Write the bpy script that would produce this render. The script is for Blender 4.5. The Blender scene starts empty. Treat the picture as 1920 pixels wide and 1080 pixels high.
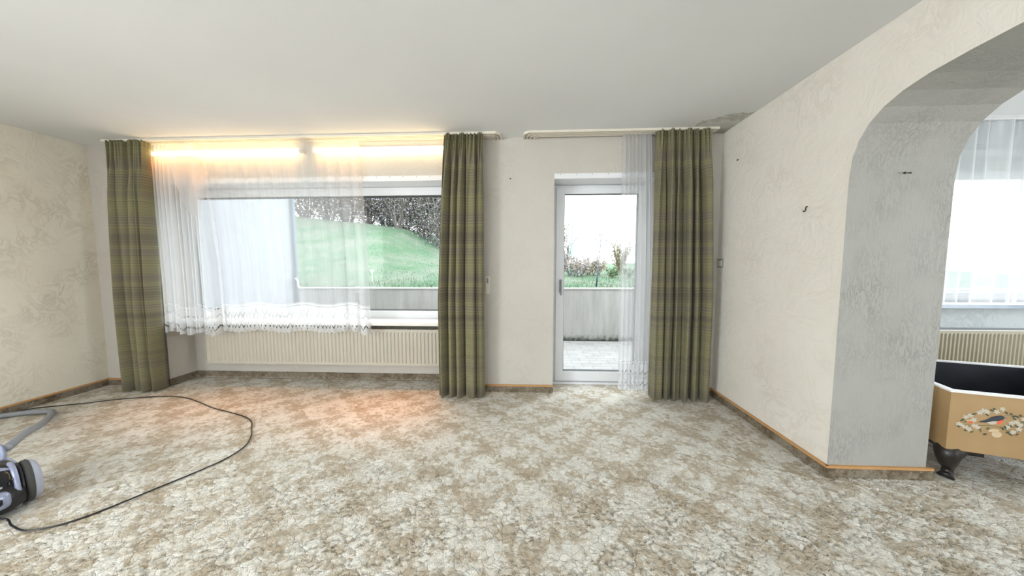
import bpy, bmesh, math, random
from mathutils import Vector, Matrix, noise as mnoise
random.seed(7)
S = bpy.context.scene
C = S.collection
PI = math.pi

# ------------------------------------------------------------------ camera
cam_data = bpy.data.cameras.new('camera')
cam = bpy.data.objects.new('camera', cam_data); C.objects.link(cam)
R_ = Vector((0.99893632, 0.04609073, -0.00137056)); U_ = Vector((-0.00205461, 0.07418424, 0.99724244))
F_ = Vector((-0.04606531, 0.99617887, -0.07420003))
m = Matrix((R_, U_, -F_)).transposed().to_4x4(); m.translation = Vector((0, 0, 1.2876))
cam.matrix_world = m
cam_data.sensor_width = 36; cam_data.lens = 590 / 1920 * 36; cam_data.clip_start = 0.02; cam_data.clip_end = 200
S.camera = cam

# ------------------------------------------------------------------ world, lights, exposure
w = bpy.data.worlds.new('overcast_sky'); S.world = w; w.use_nodes = True
bg = w.node_tree.nodes['Background']; bg.inputs[0].default_value = (0.90, 0.95, 1.0, 1); bg.inputs[1].default_value = 3.2
S.view_settings.view_transform = 'Standard'; S.view_settings.look = 'None'
S.view_settings.exposure = 0.72; S.view_settings.gamma = 1.0; S.view_settings.use_curve_mapping = False

def area(name, loc, size, energy, col, rot, portal=False, spread=PI):
    l = bpy.data.lights.new(name, 'AREA'); l.shape = 'RECTANGLE'; l.size = size[0]; l.size_y = size[1]
    l.energy = energy; l.color = col; l.spread = spread
    if portal: l.cycles.is_portal = True
    o = bpy.data.objects.new(name, l); C.objects.link(o); o.location = loc; o.rotation_euler = rot
    return o
# added fill lights at openings of the unseen walls, brightening both rooms
area('rear_fill_light', (-2.3, -3.42, 1.45), (2.8, 1.7), 46, (0.95, 0.98, 1.0), (PI/2, 0, PI))
area('rear_fill_light', (0.9, -3.42, 1.45), (1.4, 1.7), 22, (0.95, 0.98, 1.0), (PI/2, 0, PI))
area('rear_fill_light', (4.3, -3.42, 1.45), (2.2, 1.7), 62, (0.94, 0.975, 1.0), (PI/2, 0, PI))
area('side_fill_light', (-4.42, -1.9, 1.5), (1.9, 1.7), 128, (0.93, 0.97, 1.0), (0, -PI/2, 0))  # added fill, lifts the right wall and ceiling
area('side_fill_light', (6.12, .5, 1.5), (2.0, 1.7), 48, (0.95, 0.98, 1.0), (0, PI/2, 0))  # added fill, reaches the left wall through the arch
# portals only guide the sky sampling at the garden windows
area('sky_portal', (-2.21, 3.47, 1.4), (3.2, 1.5), 1, (1, 1, 1), (-PI/2, 0, 0), True)
area('sky_portal', (0.79, 3.47, 1.1), (1.1, 2.2), 1, (1, 1, 1), (-PI/2, 0, 0), True)
area('sky_portal', (4.5, 3.47, 1.6), (3.4, 1.7), 1, (1, 1, 1), (-PI/2, 0, 0), True)

# ------------------------------------------------------------------ node helpers
class NM:
    """a material's node tree with small expression helpers"""
    def __init__(s, name):
        s.m = bpy.data.materials.new(name); s.m.use_nodes = True
        s.t = s.m.node_tree; s.b = s.t.nodes['Principled BSDF']; s.out = s.t.nodes['Material Output']
    def n(s, typ, **kw):
        x = s.t.nodes.new(typ)
        for k, v in kw.items(): setattr(x, k, v)
        return x
    def link(s, a, b): s.t.links.new(a, b)
    def set(s, sock, v):
        if hasattr(v, 'is_output') or isinstance(v, bpy.types.NodeSocket): s.link(v, sock)
        else: sock.default_value = v
    def math(s, op, a, b=0.0, c=None, clamp=False):
        x = s.n('ShaderNodeMath', operation=op); x.use_clamp = clamp
        s.set(x.inputs[0], a); s.set(x.inputs[1], b)
        if c is not None: s.set(x.inputs[2], c)
        return x.outputs[0]
    def obj(s):
        return s.n('ShaderNodeTexCoord').outputs['Object']
    def uv(s):
        return s.n('ShaderNodeTexCoord').outputs['UV']
    def sep(s, v):
        x = s.n('ShaderNodeSeparateXYZ'); s.link(v, x.inputs[0]); return x.outputs
    def comb(s, a, b, c=0.0):
        x = s.n('ShaderNodeCombineXYZ'); s.set(x.inputs[0], a); s.set(x.inputs[1], b); s.set(x.inputs[2], c); return x.outputs[0]
    def noise(s, v, scale, detail=3, rough=.5, dist=0.0):
        x = s.n('ShaderNodeTexNoise'); s.link(v, x.inputs['Vector']); x.inputs['Scale'].default_value = scale
        x.inputs['Detail'].default_value = detail; x.inputs['Roughness'].default_value = rough; x.inputs['Distortion'].default_value = dist
        return x.outputs[0]
    def noisec(s, v, scale, detail=2):
        x = s.n('ShaderNodeTexNoise'); s.link(v, x.inputs['Vector']); x.inputs['Scale'].default_value = scale
        x.inputs['Detail'].default_value = detail; return x.outputs['Color']
    def map(s, v, sc):
        x = s.n('ShaderNodeMapping'); s.link(v, x.inputs[0]); x.inputs['Scale'].default_value = sc; return x.outputs[0]
    def voro(s, v, scale, feature='F1', rnd=1.0):
        x = s.n('ShaderNodeTexVoronoi', feature=feature); s.link(v, x.inputs['Vector']); x.inputs['Scale'].default_value = scale
        x.inputs['Randomness'].default_value = rnd; return x.outputs['Distance']
    def ramp(s, f, stops):
        x = s.n('ShaderNodeValToRGB'); s.link(f, x.inputs[0]); e = x.color_ramp.elements
        while len(e) < len(stops): e.new(.5)
        for k, (p, c) in enumerate(stops):
            e[k].position = p; e[k].color = (c[0], c[1], c[2], 1) if hasattr(c, '__len__') else (c, c, c, 1)
        return x.outputs[0]
    def mix(s, f, a, b, mode='MIX'):
        x = s.n('ShaderNodeMix', data_type='RGBA', blend_type=mode)
        s.set(x.inputs[0], f)
        for k, v in ((6, a), (7, b)):
            if isinstance(v, bpy.types.NodeSocket): s.link(v, x.inputs[k])
            else: x.inputs[k].default_value = (v[0], v[1], v[2], 1)
        return x.outputs[2]
    def warp(s, v, scale, amt):
        c = s.noisec(v, scale)
        a = s.n('ShaderNodeVectorMath', operation='SUBTRACT'); s.link(c, a.inputs[0]); a.inputs[1].default_value = (.5, .5, .5)
        b = s.n('ShaderNodeVectorMath', operation='SCALE'); s.link(a.outputs[0], b.inputs[0]); b.inputs['Scale'].default_value = amt
        d = s.n('ShaderNodeVectorMath', operation='ADD'); s.link(v, d.inputs[0]); s.link(b.outputs[0], d.inputs[1])
        return d.outputs[0]
    def bump(s, h, strength=.3, dist=.01, prev=None):
        x = s.n('ShaderNodeBump'); s.link(h, x.inputs['Height']); x.inputs['Strength'].default_value = strength
        x.inputs['Distance'].default_value = dist
        if prev is not None: s.link(prev, x.inputs['Normal'])
        s.link(x.outputs[0], s.b.inputs['Normal']); return x.outputs[0]
    def base(s, v):
        if isinstance(v, bpy.types.NodeSocket): s.link(v, s.b.inputs['Base Color'])
        else: s.b.inputs['Base Color'].default_value = (v[0], v[1], v[2], 1)

def plain(name, col, rough=.5, metal=0.0, spec=.5, vary=.06):
    q = NM(name); o = q.obj()
    f = q.noise(o, 9, 4)
    d = tuple(max(0, c * (1 - vary)) for c in col); l = tuple(min(1, c * (1 + vary)) for c in col)
    q.base(q.ramp(f, [(.3, d), (.7, l)]))
    q.b.inputs['Roughness'].default_value = rough; q.b.inputs['Metallic'].default_value = metal
    q.b.inputs['Specular IOR Level'].default_value = spec
    return q.m

def wallpaper(name, light, dark, streak, marks=.35, stretch=(1, 1, 1), bump=.35, markcol=None, warp=.55):
    """embossed plaster-look wallpaper: curved trowel ridges, faint aged staining, small scuffs"""
    q = NM(name); o = q.obj()
    big = q.noise(o, .9, 4, .6)
    col = q.ramp(big, [(.3, dark), (.65, light)])
    v = q.warp(q.map(o, stretch), 2.2, warp)
    r1 = q.noise(v, 7, 6, .62, 1.2)
    ridge = q.math('ABSOLUTE', q.math('SUBTRACT', r1, .5))
    rl = q.math('SUBTRACT', 1.0, q.math('MULTIPLY', ridge, 14.0), clamp=True)
    msk = q.ramp(q.noise(o, 3.1, 3), [(.40, 0.0), (.66, 1.0)])
    line = q.math('MULTIPLY', rl, msk)
    mc = markcol or streak
    col = q.mix(q.math('MULTIPLY', line, marks), col, streak)
    # scuffs: sparse little dark flecks
    sc = q.noise(q.map(o, (stretch[0]*1.4, stretch[1]*1.4, stretch[2])), 19, 4, .7)
    fm = q.math('MULTIPLY', q.ramp(sc, [(.685, 0.0), (.72, 1.0)]), marks * .9)
    col = q.mix(fm, col, mc)
    q.base(col); q.b.inputs['Roughness'].default_value = .85; q.b.inputs['Specular IOR Level'].default_value = .2
    h = q.math('ADD', q.math('MULTIPLY', r1, 1.0), q.math('MULTIPLY', q.noise(v, 26, 4), .35))
    q.bump(h, bump, .012)
    return q.m

M = {}
M['paper'] = wallpaper('cream_wallpaper', (.72, .69, .63), (.65, .615, .55), (.38, .33, .26), .2, bump=.5)
M['paper_back'] = wallpaper('dimmed_cream_wallpaper', (.545, .52, .475), (.49, .465, .42), (.38, .33, .26), .2, bump=.5)  # same cream paper, its colour darkened to dim the back wall
M['paper_left'] = wallpaper('warm_lit_wallpaper', (.76, .72, .62), (.67, .63, .53), (.30, .26, .18), .33)  # yellower than the cream paper, mostly warm light put into the colour
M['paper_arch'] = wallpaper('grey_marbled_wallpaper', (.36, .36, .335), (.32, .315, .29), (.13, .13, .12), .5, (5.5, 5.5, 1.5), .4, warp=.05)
M['paper_blue'] = wallpaper('pale_grey_plaster', (.56, .60, .61), (.47, .51, .52), (.30, .34, .35), .4)

# ceiling: matt white paint with a mould stain in the right rear corner
q = NM('ceiling_paint'); o = q.obj(); X, Y, Z = q.sep(o)
c0 = q.ramp(q.noise(o, 1.1, 4), [(.3, (.675, .69, .69)), (.7, (.72, .735, .735))])
dx = q.math('SUBTRACT', X, 1.80); dy = q.math('SUBTRACT', Y, 3.12)
dist = q.math('SQRT', q.math('ADD', q.math('MULTIPLY', dx, q.math('MULTIPLY', dx, 1.0)), q.math('MULTIPLY', dy, dy)))
dist = q.math('ADD', dist, q.math('MULTIPLY', q.math('SUBTRACT', q.noise(o, 7, 5, .65), .5), .55))
st = q.math('SUBTRACT', 1.0, q.math('DIVIDE', dist, .42), clamp=True)
dist2 = q.math('ABSOLUTE', q.math('SUBTRACT', dist, .36))
ring = q.math('MULTIPLY', q.math('SUBTRACT', 1.0, q.math('MULTIPLY', dist2, 22.0), clamp=True), .55)
f = q.math('ADD', q.math('MULTIPLY', st, .75), ring, clamp=True)
q.base(q.mix(f, c0, (.26, .24, .14)))
q.b.inputs['Roughness'].default_value = .9; q.b.inputs['Specular IOR Level'].default_value = .15
q.bump(q.noise(o, 60, 3), .08, .004)
M['ceiling'] = q.m

def carpet(name, dark, mid, pale, scale=1.0):
    q = NM(name); o = q.obj()
    vn = q.n('ShaderNodeTexVoronoi', feature='F1'); q.link(q.warp(o, 30, .03), vn.inputs['Vector']); vn.inputs['Scale'].default_value = 30
    blend = q.n('ShaderNodeMix', data_type='VECTOR'); blend.inputs[0].default_value = .62
    q.link(o, blend.inputs[4]); q.link(vn.outputs['Position'], blend.inputs[5])
    v = q.warp(blend.outputs[1], 6, .06); X, Y, Z = q.sep(v)
    a = q.math('COSINE', q.math('MULTIPLY', X, 2*PI/.60)); b = q.math('COSINE', q.math('MULTIPLY', Y, 2*PI/.54))
    lat = q.math('MULTIPLY', a, b)                                  # half-drop lattice of pale sprays, .3 m apart
    a2 = q.math('COSINE', q.math('MULTIPLY', q.math('ADD', X, .12), 2*PI/.30)); b2 = q.math('COSINE', q.math('MULTIPLY', q.math('ADD', Y, .05), 2*PI/.27))
    lat = q.math('ADD', q.math('MULTIPLY', lat, .34), q.math('MULTIPLY', q.math('MULTIPLY', a2, b2), .34))
    nz = q.math('SUBTRACT', q.noise(v, 9, 4, .6), .5)
    f = q.math('ADD', q.math('ADD', q.math('MULTIPLY', lat, .40), q.math('MULTIPLY', nz, 1.15)), q.math('ADD', .5, q.math('MULTIPLY', q.math('SUBTRACT', q.noise(v, 34, 3, .6), .5), 1.5)))
    col = q.ramp(f, [(.15, dark), (.40, mid), (.60, tuple(.3*p+.7*m_ for p, m_ in zip(mid, pale))), (.66, tuple(.75*p+.25*m_ for p, m_ in zip(pale, mid))), (.9, pale)])
    grain = q.noise(o, 330, 2, .6)
    col = q.mix(1.0, col, q.ramp(grain, [(.28, (.76, .76, .75)), (.72, (1.2, 1.2, 1.2))]), 'MULTIPLY')
    q.base(col); q.b.inputs['Roughness'].default_value = 1.0; q.b.inputs['Specular IOR Level'].default_value = .05
    cell = q.voro(q.warp(o, 26, .045), 21, 'DISTANCE_TO_EDGE')
    hh = q.ramp(cell, [(0.0, 0.0), (.08, .7), (.35, 1.0)])
    h = q.math('ADD', q.math('MULTIPLY', hh, .7), q.math('ADD', q.math('MULTIPLY', q.noise(o, 90, 3), .6), q.math('MULTIPLY', grain, .5)))
    q.bump(h, .9, .012)
    return q.m
M['carpet'] = carpet('cloud_pattern_carpet', (.50, .42, .315), (.585, .52, .42), (.84, .82, .755))
M['carpet_strip'] = carpet('carpet_edging', (.16, .125, .085), (.22, .175, .125), (.31, .27, .21))
M['orange_wood'] = plain('orange_wood_cap', (.50, .27, .10), .45)
M['white_pvc'] = plain('white_pvc', (.72, .74, .76), .35, vary=.02)
M['grey_pvc'] = plain('light_grey_pvc', (.55, .56, .56), .4, vary=.03)  # a greyer, darker tone than the white pvc
M['rail'] = plain('cream_plastic', (.68, .64, .55), .4, vary=.03)
M['radiator'] = plain('cream_enamel', (.47, .445, .38), .35, vary=.02)
M['radiator_tan'] = plain('yellowed_enamel', (.31, .285, .205), .4, vary=.03)
M['black'] = plain('black_plastic', (.012, .012, .014), .28)
M['black_gloss'] = plain('gloss_black_plastic', (.008, .009, .011), .08)
M['rubber'] = plain('grey_rubber', (.05, .05, .048), .7)
M['lavender'] = plain('lavender_grey_plastic', (.30, .33, .46), .3, .25)
M['wheel_lavender'] = plain('pale_lavender_plastic', (.36, .38, .47), .4, vary=.03)
M['hose'] = plain('grey_ribbed_hose', (.26, .27, .29), .5)
M['steel'] = plain('dull_metal', (.35, .33, .30), .4, .8)
M['dark_metal'] = plain('dark_metal', (.05, .04, .03), .45, .6)
M['gold_metal'] = plain('brass', (.35, .24, .09), .4, .8)
M['stone_sill'] = plain('white_stone_sill', (.72, .70, .66), .3, vary=.04)
M['blue_sill'] = plain('blue_grey_stone_sill', (.26, .32, .38), .3, vary=.12)
M['switch'] = plain('beige_grey_plastic', (.28, .27, .23), .4)
M['concrete_dark'] = plain('outdoor_grey', (.2, .2, .2), .9)

# clear pane
def glass(name, tint=(.97, .985, .98), refl=.006):
    q = NM(name); t = q.n('ShaderNodeBsdfTransparent'); t.inputs[0].default_value = (*tint, 1)
    g = q.n('ShaderNodeBsdfGlossy'); g.inputs['Roughness'].default_value = .01
    mx = q.n('ShaderNodeMixShader'); mx.inputs[0].default_value = refl
    q.link(t.outputs[0], mx.inputs[1]); q.link(g.outputs[0], mx.inputs[2]); q.link(mx.outputs[0], q.out.inputs[0])
    return q.m
M['glass'] = glass('window_glass')

# olive plaid curtain cloth; UV = metres along the cloth / height
q = NM('olive_plaid_cloth'); uv = q.uv(); Ux, V, _ = q.sep(uv)
wv = q.comb(0.0, V)
broad = q.noise(wv, 5.5, 1)
grp = q.ramp(q.noise(wv, 7.3, 2, .6), [(.42, 0.0), (.55, 1.0)])
fine = q.ramp(q.math('ADD', q.math('MULTIPLY', q.math('SINE', q.math('MULTIPLY', V, 2*PI/.026)), .5), .5), [(.45, 0.0), (.8, 1.0)])
col = q.ramp(broad, [(.38, (.155, .135, .095)), (.5, (.205, .19, .105)), (.62, (.175, .152, .112))])
col = q.mix(q.math('MULTIPLY', q.math('MULTIPLY', fine, grp), .24), col, (.36, .345, .19))
fine2 = q.ramp(q.noise(q.comb(0.0, V), 60, 1), [(.58, 0.0), (.66, 1.0)])
col = q.mix(q.math('MULTIPLY', fine2, .16), col, (.07, .065, .05))
weave = q.noise(q.map(uv, (700, 900, 1)), 1, 2)
col = q.mix(1.0, col, q.ramp(weave, [(.2, (.8, .8, .8)), (.8, (1.2, 1.2, 1.2))]), 'MULTIPLY')
q.base(col); q.b.inputs['Roughness'].default_value = .8; q.b.inputs['Specular IOR Level'].default_value = .25
q.b.inputs['Sheen Weight'].default_value = .15
q.bump(weave, .12, .002)
tr = q.n('ShaderNodeBsdfTranslucent'); q.link(q.mix(1.0, col, (2.0, 1.9, .8), 'MULTIPLY'), tr.inputs[0])
mx = q.n('ShaderNodeMixShader'); mx.inputs[0].default_value = .14
q.link(q.b.outputs[0], mx.inputs[1]); q.link(tr.outputs[0], mx.inputs[2]); q.link(mx.outputs[0], q.out.inputs[0])
M['olive'] = q.m

def tulle(name, opacity, lace0=None, lace1=None, rows=True):
    """white sheer; optional lace border between heights lace0..lace1 (V), scallop cut by the mesh itself"""
    q = NM(name); uv = q.uv(); Ux, V, _ = q.sep(uv)
    thr = q.noise(q.map(uv, (16, .25, 1)), 1, 2)
    a = q.math('ADD', opacity, q.math('MULTIPLY', q.math('SUBTRACT', thr, .5), .12))
    if lace0 is not None:
        L = lace1 - lace0
        t = q.math('DIVIDE', q.math('SUBTRACT', V, lace0), L)                 # 0 hem .. 1 top
        inband = q.math('MULTIPLY', q.math('GREATER_THAN', t, 0.0), q.math('LESS_THAN', t, 1.0))
        P = .075
        fu = q.math('ABSOLUTE', q.math('SUBTRACT', q.math('FRACT', q.math('DIVIDE', Ux, P)), .5))      # 0..0.5
        def zig(center, amp, wd):
            z = q.math('ADD', center, q.math('MULTIPLY', q.math('SUBTRACT', fu, .25), amp))
            return q.math('LESS_THAN', q.math('ABSOLUTE', q.math('SUBTRACT', t, z)), wd)
        holes = q.math('MAXIMUM', zig(.63, .34, .034), zig(.26, .34, .030))
        # rosettes
        cu = q.math('SUBTRACT', q.math('FRACT', q.math('DIVIDE', Ux, P)), .5); cv = q.math('MULTIPLY', q.math('SUBTRACT', t, .46), L/P)
        rr = q.math('SQRT', q.math('ADD', q.math('MULTIPLY', cu, cu), q.math('MULTIPLY', cv, cv)))
        th = q.math('ARCTAN2', cv, cu)
        pet = q.math('GREATER_THAN', q.math('COSINE', q.math('MULTIPLY', th, 8.0)), .25)
        ringm = q.math('MULTIPLY', q.math('GREATER_THAN', rr, .14), q.math('LESS_THAN', rr, .30))
        holes = q.math('MAXIMUM', holes, q.math('MULTIPLY', pet, ringm))
        # rows of dots
        fd = q.math('SUBTRACT', q.math('FRACT', q.math('DIVIDE', Ux, .019)), .5)
        for (zc, rad) in ((.90, .30), (.98, .25)):
            dv = q.math('MULTIPLY', q.math('SUBTRACT', t, zc), L/.019)
            dd = q.math('SQRT', q.math('ADD', q.math('MULTIPLY', fd, fd), q.math('MULTIPLY', dv, dv)))
            holes = q.math('MAXIMUM', holes, q.math('LESS_THAN', dd, rad))
        fe = q.math('SUBTRACT', q.math('FRACT', q.math('DIVIDE', Ux, .106)), .5)
        dv = q.math('MULTIPLY', q.math('SUBTRACT', t, .10), L/.106)
        dd = q.math('SQRT', q.math('ADD', q.math('MULTIPLY', fe, fe), q.math('MULTIPLY', dv, dv)))
        eye = q.math('LESS_THAN', dd, .075)
        al = q.math('SUBTRACT', .86, q.math('MULTIPLY', holes, .80))
        al = q.math('SUBTRACT', al, q.math('MULTIPLY', eye, .85), clamp=True)
        a = q.math('ADD', q.math('MULTIPLY', a, q.math('SUBTRACT', 1.0, inband)), q.math('MULTIPLY', al, inband), clamp=True)
    t_ = q.n('ShaderNodeBsdfTransparent')
    d_ = q.n('ShaderNodeBsdfDiffuse'); d_.inputs[0].default_value = (.72, .73, .74, 1)
    r_ = q.n('ShaderNodeBsdfTranslucent'); r_.inputs[0].default_value = (.72, .73, .74, 1)
    m1 = q.n('ShaderNodeMixShader'); m1.inputs[0].default_value = .5
    q.link(d_.outputs[0], m1.inputs[1]); q.link(r_.outputs[0], m1.inputs[2])
    m2 = q.n('ShaderNodeMixShader'); q.set(m2.inputs[0], a)
    q.link(t_.outputs[0], m2.inputs[1]); q.link(m1.outputs[0], m2.inputs[2]); q.link(m2.outputs[0], q.out.inputs[0])
    return q.m
M['tulle'] = tulle('white_lace_tulle', .36, .0, .30)
M['tulle_dense'] = tulle('gathered_white_lace_tulle', .50, .0, .30)
M['tulle_door'] = tulle('door_lace_tulle', .48, .0, .30)
M['tulle_plain'] = tulle('plain_white_voile', .66)

# ------------------------------------------------------------------ mesh helpers
def link(name, bm, mats, parent=None, smooth=False):
    me = bpy.data.meshes.new(name); bm.normal_update(); bm.to_mesh(me); bm.free()
    for mm in (mats if isinstance(mats, (list, tuple)) else [mats]): me.materials.append(mm)
    if smooth:
        for p in me.polygons: p.use_smooth = True
    o = bpy.data.objects.new(name, me); C.objects.link(o)
    if parent is not None: o.parent = parent
    return o
def box(bm, x0, x1, y0, y1, z0, z1, mi=0, bev=0.0):
    vs = [bm.verts.new((x, y, z)) for x in (x0, x1) for y in (y0, y1) for z in (z0, z1)]
    fs = [bm.faces.new([vs[i] for i in f]) for f in ((0, 1, 3, 2), (4, 6, 7, 5), (0, 4, 5, 1), (2, 3, 7, 6), (0, 2, 6, 4), (1, 5, 7, 3))]
    for f in fs: f.material_index = mi
    if bev:
        es = list({e for f in fs for e in f.edges})
        r = bmesh.ops.bevel(bm, geom=es, offset=bev, segments=2, profile=.7, affect='EDGES')
        for f in r['faces']: f.material_index = mi
def boxes(name, lst, mat, parent=None, bev=0.0):
    bm = bmesh.new()
    for b in lst: box(bm, *b, bev=bev)
    return link(name, bm, mat, parent)
def tube(bm, pts, rad, seg=10, cap=True):
    pts = [Vector(p) for p in pts]; rings = []
    n = len(pts); up = None
    for i, p in enumerate(pts):
        d = (pts[min(i+1, n-1)] - pts[max(i-1, 0)]).normalized()
        if up is None:
            up = Vector((0, 0, 1)) if abs(d.z) < .9 else Vector((1, 0, 0))
        a = d.cross(up)
        if a.length < 1e-4: a = d.cross(Vector((1, 0, 0)))
        a.normalize(); b = a.cross(d).normalized(); up = b
        r = rad[i] if isinstance(rad, (list, tuple)) else rad
        rings.append([bm.verts.new(p + (a*math.cos(t) + b*math.sin(t))*r) for t in [2*PI*k/seg for k in range(seg)]])
    for r0, r1 in zip(rings, rings[1:]):
        for k in range(seg): bm.faces.new((r0[k], r0[(k+1) % seg], r1[(k+1) % seg], r1[k]))
    if cap: bm.faces.new(rings[0][::-1]); bm.faces.new(rings[-1])
def smoothpath(pts, n=8):
    P = [Vector(p) for p in pts]; out = []
    for i in range(len(P)-1):
        p0 = P[max(i-1, 0)]; p1 = P[i]; p2 = P[i+1]; p3 = P[min(i+2, len(P)-1)]
        for k in range(n):
            t = k/n
            out.append(.5*((2*p1) + (p2-p0)*t + (2*p0-5*p1+4*p2-p3)*t*t + (3*p1-p0-3*p2+p3)*t**3))
    out.append(P[-1]); return out
def lathe(bm, prof, axis_o, axis_d, seg=32, mi=0):
    d = Vector(axis_d).normalized(); a = d.orthogonal().normalized(); b = d.cross(a); O = Vector(axis_o); rings = []
    for (h, r) in prof:
        if r < 1e-5: rings.append([bm.verts.new(O + d*h)])
        else: rings.append([bm.verts.new(O + d*h + (a*math.cos(2*PI*k/seg) + b*math.sin(2*PI*k/seg))*r) for k in range(seg)])
    for r0, r1 in zip(rings, rings[1:]):
        for k in range(seg):
            k2 = (k+1) % seg
            vs = [r0[k % len(r0)], r0[k2 % len(r0)], r1[k2 % len(r1)], r1[k % len(r1)]]
            u = []
            for v in vs:
                if v not in u: u.append(v)
            if len(u) > 2:
                f = bm.faces.new(u); f.material_index = mi
def prism(bm, poly, f3, depth, mi=0):
    """poly: 2-D outline; f3(u,v,w) -> point; extruded w = 0..depth"""
    a = [bm.verts.new(f3(u, v, 0)) for u, v in poly]; b = [bm.verts.new(f3(u, v, depth)) for u, v in poly]
    n = len(poly); fa = bm.faces.new(a); fb = bm.faces.new(b[::-1]); fs = [fa, fb]
    for k in range(n): fs.append(bm.faces.new((a[k], b[k], b[(k+1) % n], a[(k+1) % n])))
    for f in fs: f.material_index = mi
    return fs
def empty(name, loc=(0, 0, 0), rz=0.0):
    o = bpy.data.objects.new(name, None); C.objects.link(o); o.location = loc; o.rotation_euler = (0, 0, rz); o.empty_display_size = .1
    return o
def tag(o, label, cat, group=None, kind=None):
    o['label'] = label; o['category'] = cat
    if group: o['group'] = group
    if kind: o['kind'] = kind
    return o
def struct(o, label, cat):
    o['kind'] = 'structure'; o['label'] = label; o['category'] = cat
    return o

# ------------------------------------------------------------------ dimensions
XL, XR, XI, YB, YW, H = -4.495, 1.823, 2.388, 3.108, 3.36, 2.5
YO = 3.50; YR = -3.5; X2 = 6.2; YA = 1.91; YC = -0.7
WX0, WX1, WZ0, WZ1 = -3.80, -0.62, .70, 2.11      # garden window opening
DX0, DX1, DZ1 = .265, 1.285, 2.11                 # terrace door opening
RX0, RX1, RZ0, RZ1 = 2.75, 5.90, .93, 2.40        # second room's window opening

# floor (carpet runs into the radiator niche and up to the door)
import numpy as np
def carved_floor():
    """one carpet mesh: coarse far away, fine where the pile's carved edges can be seen near the camera"""
    xs = np.concatenate([np.linspace(XL-.15, -2.6, 12)[:-1], np.arange(-2.6, 2.6, .0085), np.linspace(2.6, X2+.15, 12)])
    ys = np.concatenate([np.linspace(YR-.15, .75, 10)[:-1], np.arange(.75, 1.7, .0065), np.arange(1.7, 2.35, .012), np.linspace(2.36, 3.36, 8)])
    XX, YY = np.meshgrid(xs, ys); cs = .062
    rs = np.random.RandomState(3); G_ = 256; jx = rs.rand(G_, G_); jy = rs.rand(G_, G_); mk = rs.rand(G_, G_)
    wx = XX + .012*np.sin(YY*61 + 3*np.sin(XX*17)) + .006*np.sin(YY*173 + XX*90); wy = YY + .010*np.sin(XX*71 + 2*np.sin(YY*23)) + .006*np.sin(XX*191 - YY*77)
    gx_, gy_ = wx/cs, wy/(cs*.8); ix, iy = np.floor(gx_).astype(int), np.floor(gy_).astype(int)
    f1 = np.full(XX.shape, 9.); f2 = f1.copy(); id1 = np.zeros(XX.shape)
    for dx_ in (-1, 0, 1):
        for dy_ in (-1, 0, 1):
            cx, cy = ix+dx_, iy+dy_; px = cx + jx[cx % G_, cy % G_]; py = cy + jy[cx % G_, cy % G_]
            d = np.hypot(px-gx_, py-gy_); near = d < f1
            f2 = np.where(near, f1, np.minimum(f2, d)); id1 = np.where(near, mk[cx % G_, cy % G_], id1); f1 = np.where(near, d, f1)
    e_ = np.clip((f2-f1)/.16, 0, 1); e_ = e_*e_*(3-2*e_)
    sm = .5 + .5*np.sin(XX*9.3 + 2*np.sin(YY*7))*np.sin(YY*11.7 + 2*np.sin(XX*5)); sm = .25 + .75*sm
    tilt = (id1-.5)*.004
    fade = np.clip((2.34-YY)/.5, 0, 1)*np.clip((YY-.76)/.05, 0, 1)*np.clip((2.58-np.abs(XX))/.2, 0, 1)
    ZZ = (-(1-e_)*.011*sm + tilt)*fade
    ny, nx_ = XX.shape
    co = np.stack([XX, YY, ZZ], -1).reshape(-1, 3)
    i = np.arange(ny*nx_).reshape(ny, nx_); q4 = np.stack([i[:-1, :-1], i[:-1, 1:], i[1:, 1:], i[1:, :-1]], -1).reshape(-1, 4)
    me = bpy.data.meshes.new('floor'); me.vertices.add(len(co)); me.vertices.foreach_set('co', co.ravel())
    me.loops.add(q4.size); me.loops.foreach_set('vertex_index', q4.ravel().astype('int32'))
    me.polygons.add(len(q4)); me.polygons.foreach_set('loop_start', np.arange(0, q4.size, 4, dtype='int32'))
    me.polygons.foreach_set('use_smooth', np.ones(len(q4), dtype=bool)); me.update(calc_edges=True); me.validate()
    me.materials.append(M['carpet']); o = bpy.data.objects.new('floor', me); C.objects.link(o); return o
struct(carved_floor(), 'beige cloud-patterned carpet covering the whole floor', 'carpet')
bm = bmesh.new(); box(bm, XL-.15, X2+.15, YR-.15, YO, H, H+.15)
struct(link('ceiling', bm, M['ceiling']), 'plain off-white ceiling with a mould stain in the far right corner', 'ceiling')

# back wall with window niche, door and second window
bm = bmesh.new()
box(bm, XL-.15, WX0, YB, YO, 0, H)                                  # left pier
box(bm, WX0, WX1, YB, YO, WZ1+.047, H)                              # header
box(bm, WX0, WX1, 3.385, YO, 0, WZ0)                                # niche back under the window
box(bm, WX1, DX0, YB, YO, 0, H)                                     # pier between
box(bm, DX0, DX1, YB, YO, DZ1+.047, H)
box(bm, DX1, XI, YB, YO, 0, H)
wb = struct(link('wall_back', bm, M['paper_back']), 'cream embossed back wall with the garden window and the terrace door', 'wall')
bm = bmesh.new()
box(bm, XI, RX0, YB, YO, 0, H); box(bm, RX0, RX1, YB, YO, 0, RZ0); box(bm, RX0, RX1, YB, YO, RZ1, H); box(bm, RX1, X2+.15, YB, YO, 0, H)
struct(link('wall_back_room', bm, M['paper_blue']), 'pale grey wall around the curtained window seen through the arch', 'wall')
bm = bmesh.new(); box(bm, XL-.15, XL, -.9, YB, 0, H); box(bm, XL-.15, XL, YR-.15, -2.9, 0, H); box(bm, XL-.15, XL, -2.9, -.9, 0, .6); box(bm, XL-.15, XL, -2.9, -.9, 2.4, H)  # opening added for the left side fill light
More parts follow.
